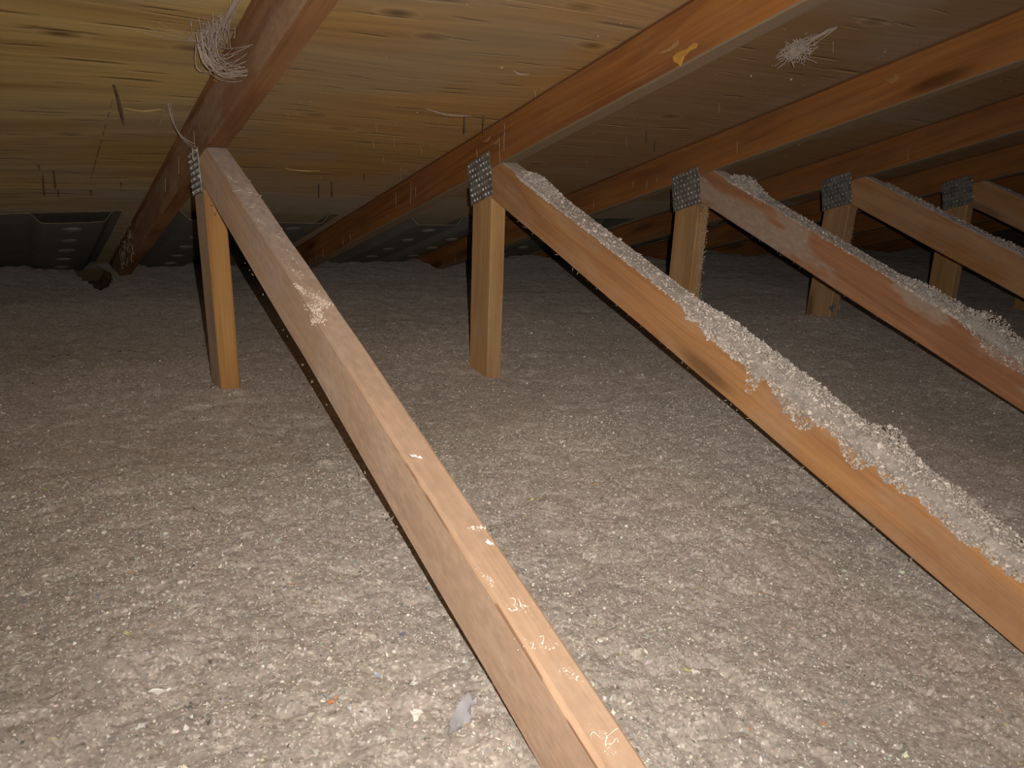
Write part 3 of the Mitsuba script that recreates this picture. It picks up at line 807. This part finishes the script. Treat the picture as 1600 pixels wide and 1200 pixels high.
ms = []
for k in range(34):                                     # strings sweeping down to the rafter's face
    a = below(0.39 + gg.normal(0, 0.018), -0.048 + gg.normal(0, 0.009), 0.004 + 0.02 * gg.uniform())
    b = rface(0.43 + gg.normal(0, 0.035), 0.008 + 0.030 * gg.uniform(), 0.003 + 0.003 * gg.uniform())
    b = a + (b - a) * (1.0 if k % 3 else gg.uniform(0.5, 0.85))
    ms.append(arc(a, b, np.array([-0.060 - 0.045 * gg.uniform(), -0.016 * gg.uniform(), -0.022 - 0.022 * gg.uniform()]), 0.00055 if k % 4 else 0.0009, 1000 + k))
for k in range(95):                                     # the matted head of the bundle
    a = below(0.405 + gg.normal(0, 0.020), -0.046 + gg.normal(0, 0.010), 0.001 + 0.012 * gg.uniform())
    b = a + np.array([-0.045, 0.010, -0.022]) * gg.uniform(0.3, 1.0) + gg.normal(0, 0.006, 3)
    ms.append(arc(a, b, gg.normal(0, 0.006, 3) + [-0.004, 0, -0.004], 0.0006, 1100 + k, n=9))
for k in range(14):                                     # a wisp running up the slope
    a = below(0.495 + gg.normal(0, 0.008), -0.030 + gg.normal(0, 0.004), 0.001 + 0.006 * gg.uniform())
    b = below(0.415 + gg.normal(0, 0.012), -0.038 + gg.normal(0, 0.007), 0.008 + 0.012 * gg.uniform())
    ms.append(arc(a, b, np.array([0, 0, -0.004]) + gg.normal(0, 0.003, 3), 0.0006, 1200 + k))
for k in range(4):                                      # thin threads straying to the left over the plywood
    a = below(0.36, -0.055, 0.012)
    b = below(0.40 - 0.015 * k, -0.095 - 0.018 * k, 0.001)
    ms.append(arc(a, b, np.array([0, 0, -0.005]), 0.0003, 1300 + k))
k = numbered('cobweb'); put(k, join(ms), 'mat_cobweb')
tag(k, 'shaggy bundle of dust-laden cobweb hanging beside the nearest rafter at the top left', 'cobweb')
# two long strings swinging to the connector plate
ms = []
hook = np.array([0.060, TR[0][0] - 0.010, 0.047])
for k in range(3):
    a = below(0.056 + 0.003 * k, -0.050 + 0.002 * k, 0.0)
    b = hook + [0.012 - 0.006 * k, 0.003 * k, 0.010 - 0.006 * k]
    ms.append(arc(a, b, np.array([-0.045 - 0.006 * k, -0.010, -0.022]), 0.0010 if k < 2 else 0.0006, 1400 + k, n=22, wob=0.0005))
ms.append(arc(hook, hook + [0.016, -0.004, -0.018], np.array([0.0, -0.002, -0.006]), 0.0012, 1410, n=8))
ms.append(arc(hook + [0.016, -0.004, -0.018], hook + [0.022, -0.006, 0.002], np.array([0.004, 0, -0.010]), 0.0013, 1411, n=8))
ms.append(arc(below(0.053, -0.054, 0.0), below(-0.06, -0.052, 0.010), np.array([0.0, 0.0, -0.004]), 0.0006, 1412, n=12))
ms.append(arc(below(-0.06, -0.052, 0.010), below(-0.15, -0.024, 0.012), np.array([-0.01, 0.0, -0.01]), 0.0005, 1413, n=12))
k = numbered('cobweb'); put(k, join(ms), 'mat_cobweb')
tag(k, 'pair of dusty cobweb strings swinging from the plywood to the first connector plate', 'cobweb')
# web at the foot of the nearest rafter
ms = []
for k in range(26):
    x = -0.95 - 0.35 * gg.uniform()
    b = rface(x, gg.uniform(0.0, 0.085), 0.004)
    ms.append(strand([b, b + [gg.normal(0, 0.012), -0.006, gg.normal(0, 0.014)], b + [gg.normal(0, 0.02), -0.002, gg.normal(0, 0.02) - 0.008]], 0.0010, seed=400 + k, n=8))
ms.append(arc(rface(-0.94, 0.05, 0.004), rface(-1.31, 0.03, 0.004), np.array([0, -0.004, 0.0]), 0.0007, 1500, n=26))
k = numbered('cobweb'); put(k, join(ms), 'mat_cobweb')
tag(k, 'tangled dusty cobweb on the foot of the nearest rafter beside the notched baffle', 'cobweb')

# lint clump hanging between second and third rafters
ms = []
c0 = below(0.60, 0.925, 0.014)
for k in range(150):
    a = c0 + np.clip(gg.normal(0, 1, 3), -1.6, 1.6) * [0.010, 0.009, 0.010]
    ms.append(arc(a, a + gg.normal(0, 0.010, 3), gg.normal(0, 0.006, 3), 0.0008, 1600 + k, n=6))
for k in range(16):
    a = c0 + gg.normal(0, 0.006, 3)
    ms.append(arc(a, a + np.array([-0.030, -0.012, -0.014]) * gg.uniform(0.6, 1.2) + gg.normal(0, 0.005, 3), gg.normal(0, 0.005, 3), 0.0005, 1800 + k, n=8))
for k in range(12):
    a = c0 + gg.normal(0, 0.006, 3)
    ms.append(arc(a, below(0.66 + gg.normal(0, 0.006), 0.945 + gg.normal(0, 0.005), 0.0), gg.normal(0, 0.005, 3), 0.0005, 1850 + k, n=8))
k = numbered('lint_clump'); put(k, join(ms), 'mat_cobweb')
tag(k, 'fuzzy pinkish lint clump hanging from the plywood near the top right', 'lint')
ms = []
c0 = below(0.43, 0.72, 0.004)
for k in range(14):
    a = c0 + gg.normal(0, 0.006, 3)
    ms.append(strand([a, a + gg.normal(0, 0.006, 3) - NRM * 0.01, a + gg.normal(0, 0.008, 3) - NRM * 0.022], 0.0008, seed=700 + k, n=8))
k = numbered('lint_clump'); put(k, join(ms), 'mat_cobweb')
tag(k, 'small grey lint wisp under the second rafter near its yellow flaw', 'lint')

# torn grain, bare and pale, on the rafters' near faces
def flaw(i, pts, mat, label, name='torn_grain'):
    P = np.array(pts)
    t = f'roof_truss_{i:03d}' if i else 'roof_truss'
    n, V, F = len(P), [], []
    for lay, o in ((0, -0.0004), (1, 0.0011)):
        for x, z in P:
            V.append((x, TR[i][0] + TR[i][1] * z - o, z))
    c = P.mean(0)
    V.append((c[0], TR[i][0] + TR[i][1] * c[1] - 0.0018, c[1]))
    for k in range(n):
        k2 = (k + 1) % n
        F += [(k, k2, k2 + n), (k, k2 + n, k + n), (k + n, k2 + n, 2 * n)]
    key = numbered(f'{t}__{name}')
    put(key, (np.array(V), np.array(F)), mat)
    tag(key, label)


bsdf('mat_torn', lambda p, n, uv: mix(c3(0.50, 0.28, 0.06), c3(0.38, 0.18, 0.04), dn(p.x * 160, p.y * 60, p.z * 160)))
bsdf('mat_torn_pale', lambda p, n, uv: mix(c3(0.36, 0.20, 0.085), c3(0.30, 0.15, 0.06), dn(p.x * 160, p.y * 60, p.z * 160)))
flaw(1, [(0.672, 0.228), (0.665, 0.214), (0.657, 0.220), (0.650, 0.2205), (0.646, 0.229), (0.655, 0.235), (0.665, 0.237), (0.676, 0.239), (0.690, 0.247), (0.699, 0.246), (0.697, 0.239), (0.684, 0.236)], 'mat_torn', 'yellow patch of torn grain')
flaw(1, [(0.606, 0.235), (0.622, 0.240), (0.640, 0.245), (0.655, 0.254), (0.657, 0.247), (0.645, 0.241), (0.628, 0.2365)], 'mat_torn_pale', 'pale streak of torn grain')
flaw(1, [(0.041, 0.087), (0.058, 0.092), (0.077, 0.101), (0.074, 0.093), (0.066, 0.088)], 'mat_torn_pale', 'pale chip in the grain')
flaw(1, [(0.082, 0.083), (0.098, 0.089), (0.117, 0.099), (0.112, 0.089), (0.104, 0.083)], 'mat_torn_pale', 'pale chip in the grain')
flaw(2, [(0.581, 0.248), (0.592, 0.252), (0.600, 0.259), (0.606, 0.253), (0.612, 0.250), (0.603, 0.244), (0.595, 0.240)], 'mat_torn_pale', 'pale patch of torn grain')
flaw(0, [(0.232, 0.160), (0.250, 0.165), (0.270, 0.177), (0.292, 0.172), (0.280, 0.163), (0.256, 0.157)], 'mat_torn', 'yellow patch of torn grain')
# specks of lint stuck to the sheathing
gs = np.random.default_rng(31)
xs_, ys_ = gs.uniform(-0.45, 0.75, 260), gs.uniform(0.06, 1.9, 260)
kp = [abs(y - t[0] - 0.019) > 0.03 for y in ys_ for t in [min(TR, key=lambda q: abs(q[0] + 0.019 - y))]]
xs_, ys_ = xs_[kp], ys_[kp]
P_ = np.stack([xs_, ys_, deck_z(xs_, ys_) - 0.0008], 1)
me, cc = chips(P_, 0.0011 * np.exp(gs.normal(0, 0.5, len(P_))), 0.5, np.tile([0.5, 0.44, 0.38], (len(P_), 1)), gs)
put('ceiling__lint_specks', me, 'mat_chips', color=cc)
tag('ceiling__lint_specks', 'pale specks of lint stuck to the plywood', kind='stuff')

# single dusty threads hanging from rafters and sheathing
HOST = ['nearest rafter', 'second rafter from the left', 'third rafter from the left', 'fourth rafter from the left']


def thread(a, L, seed, dy=0.0, r=0.00048, host=None):
    key = numbered('cobweb_thread')
    a = np.asarray(a, float)
    put(key, strand([a, a + [0.002, dy * 0.4, -L * 0.5], a + [0.003, dy, -L]], r, seed=seed, n=9, wob=0.0012), 'mat_cobweb')
    if host is None:
        tag(key, 'short pale dusty thread hanging straight from the plywood sheathing', 'cobweb', 'dusty threads under the plywood')
    else:
        tag(key, f'short pale dusty cobweb thread on the face of the {HOST[host]}', 'cobweb', f'dusty threads on the {HOST[host]}')


def rf(i, x, up, out=0.003):
    z = Z0 + TR[i][2] + TR[i][4] * x + up
    return np.array([x, TR[i][0] + TR[i][1] * z - out, z])


spots = [(1, -0.43, 0.07, 0.040), (1, -0.33, 0.075, 0.062), (1, -0.30, 0.05, 0.02), (1, 0.14, 0.075, 0.055), (1, 0.12, 0.05, 0.05), (1, -0.86, 0.03, 0.03), (1, -0.79, 0.03, 0.028), (1, -1.05, 0.03, 0.03), (1, -1.12, 0.03, 0.03),
         (1, -1.2, 0.02, 0.03), (1, 0.02, 0.06, 0.02), (2, -0.42, 0.03, 0.03), (2, -0.36, 0.04, 0.03), (2, -0.18, 0.05, 0.02), (2, -0.12, 0.04, 0.025), (2, -0.08, 0.04, 0.018), (2, 0.20, 0.05, 0.03), (2, -0.9, 0.04, 0.05), (2, -1.0, 0.04, 0.05),
         (2, -1.1, 0.04, 0.05), (2, -1.25, 0.03, 0.05), (3, -0.5, 0.05, 0.07), (3, -0.62, 0.06, 0.06), (3, -0.45, 0.04, 0.05), (3, 0.25, 0.04, 0.03), (0, 0.05, 0.05, 0.03), (0, -0.12, 0.05, 0.035), (0, -0.3, 0.05, 0.03)]
for k, (i, x, up, L) in enumerate(spots):
    thread(rf(i, x, up), L, 800 + k, dy=-0.003 * math.sin(k), host=i)
for k, (x, y, L) in enumerate([(0.02, 0.36, 0.016), (-0.05, 0.43, 0.02), (-0.07, 0.39, 0.02), (-0.1, 0.52, 0.018), (-0.28, 0.55, 0.03), (0.28, 0.58, 0.014), (0.24, 0.63, 0.014), (-0.2, 0.47, 0.012), (0.05, 1.0, 0.02), (0.3, 1.05, 0.02), (0.62, 1.0, 0.02)]):
    thread(below(x, y, 0.001), L, 900 + k)

# dust fringe on the right-hand edges of two posts
for i, za, zb, n_, lb in ((2, -0.40, -0.04, 420, 'ragged fringe of dust down the right edge of the third post'), (3, -0.36, -0.04, 260, 'ragged fringe of dust down the right edge of the fourth post')):
    gf = np.random.default_rng(60 + i)
    z_ = gf.uniform(za, zb, n_ * 3)
    z_ = z_[noise(np.stack([z_ * 38, z_ * 0 + i, z_ * 0 + 0.5], 1)) > 0.42][:n_]
    m_ = len(z_)
    y0, lean, px, pt = TR[i][0], TR[i][1], TR[i][5], TR[i][6]
    P_ = np.stack([px + WD + pt * z_ + 0.0006 + 0.003 * gf.uniform(0, 1, m_) ** 2, y0 + lean * z_ + gf.uniform(0.008, TH + 0.004, m_), z_], 1)
    me, cc = chips(P_, 0.0021 * np.exp(gf.normal(0, 0.4, m_)), 0.6, np.clip(np.array([0.46, 0.36, 0.27]) * gf.uniform(0.7, 1.2, (m_, 1)), 0, 0.9), gf)
    k = numbered('dust_fringe'); put(k, me, 'mat_chips', color=cc)
    tag(k, lb, 'dust', kind='stuff')

# fine fuzz clinging to the lower edges of the webs
for i, a0, a1, n_, lb in ((0, 0.15, 1.30, 34, 'fine lint fuzz along the edges of the nearest diagonal web'), (1, 0.2, 1.35, 40, 'fine lint fuzz along the edges of the second diagonal web'), (2, 0.2, 0.95, 24, 'fine lint fuzz along the edges of the third diagonal web')):
    ms = []
    for k in range(n_):
        a = gg.uniform(a0, a1)
        low = gg.uniform() < 0.6
        b = on_web(i, np.array([a]), np.array([0.0 if low else WD]), np.array([0.0 if low else gg.choice([0.0, TH])]))[0]
        L = 0.0014 * math.exp(gg.normal(0, 0.5))
        ms.append(tube([b, b + gg.normal(0, 1, 3) * L * 0.6 + [0, -0.0005, -0.2 * L], b + gg.normal(0, 1, 3) * L + [0, -0.001, -0.4 * L]], [0.0006, 0.0007, 0.0003], 4))
    k = numbered('lint_fuzz'); put(k, join(ms), 'mat_cobweb')
    tag(k, lb, 'lint', kind='stuff')
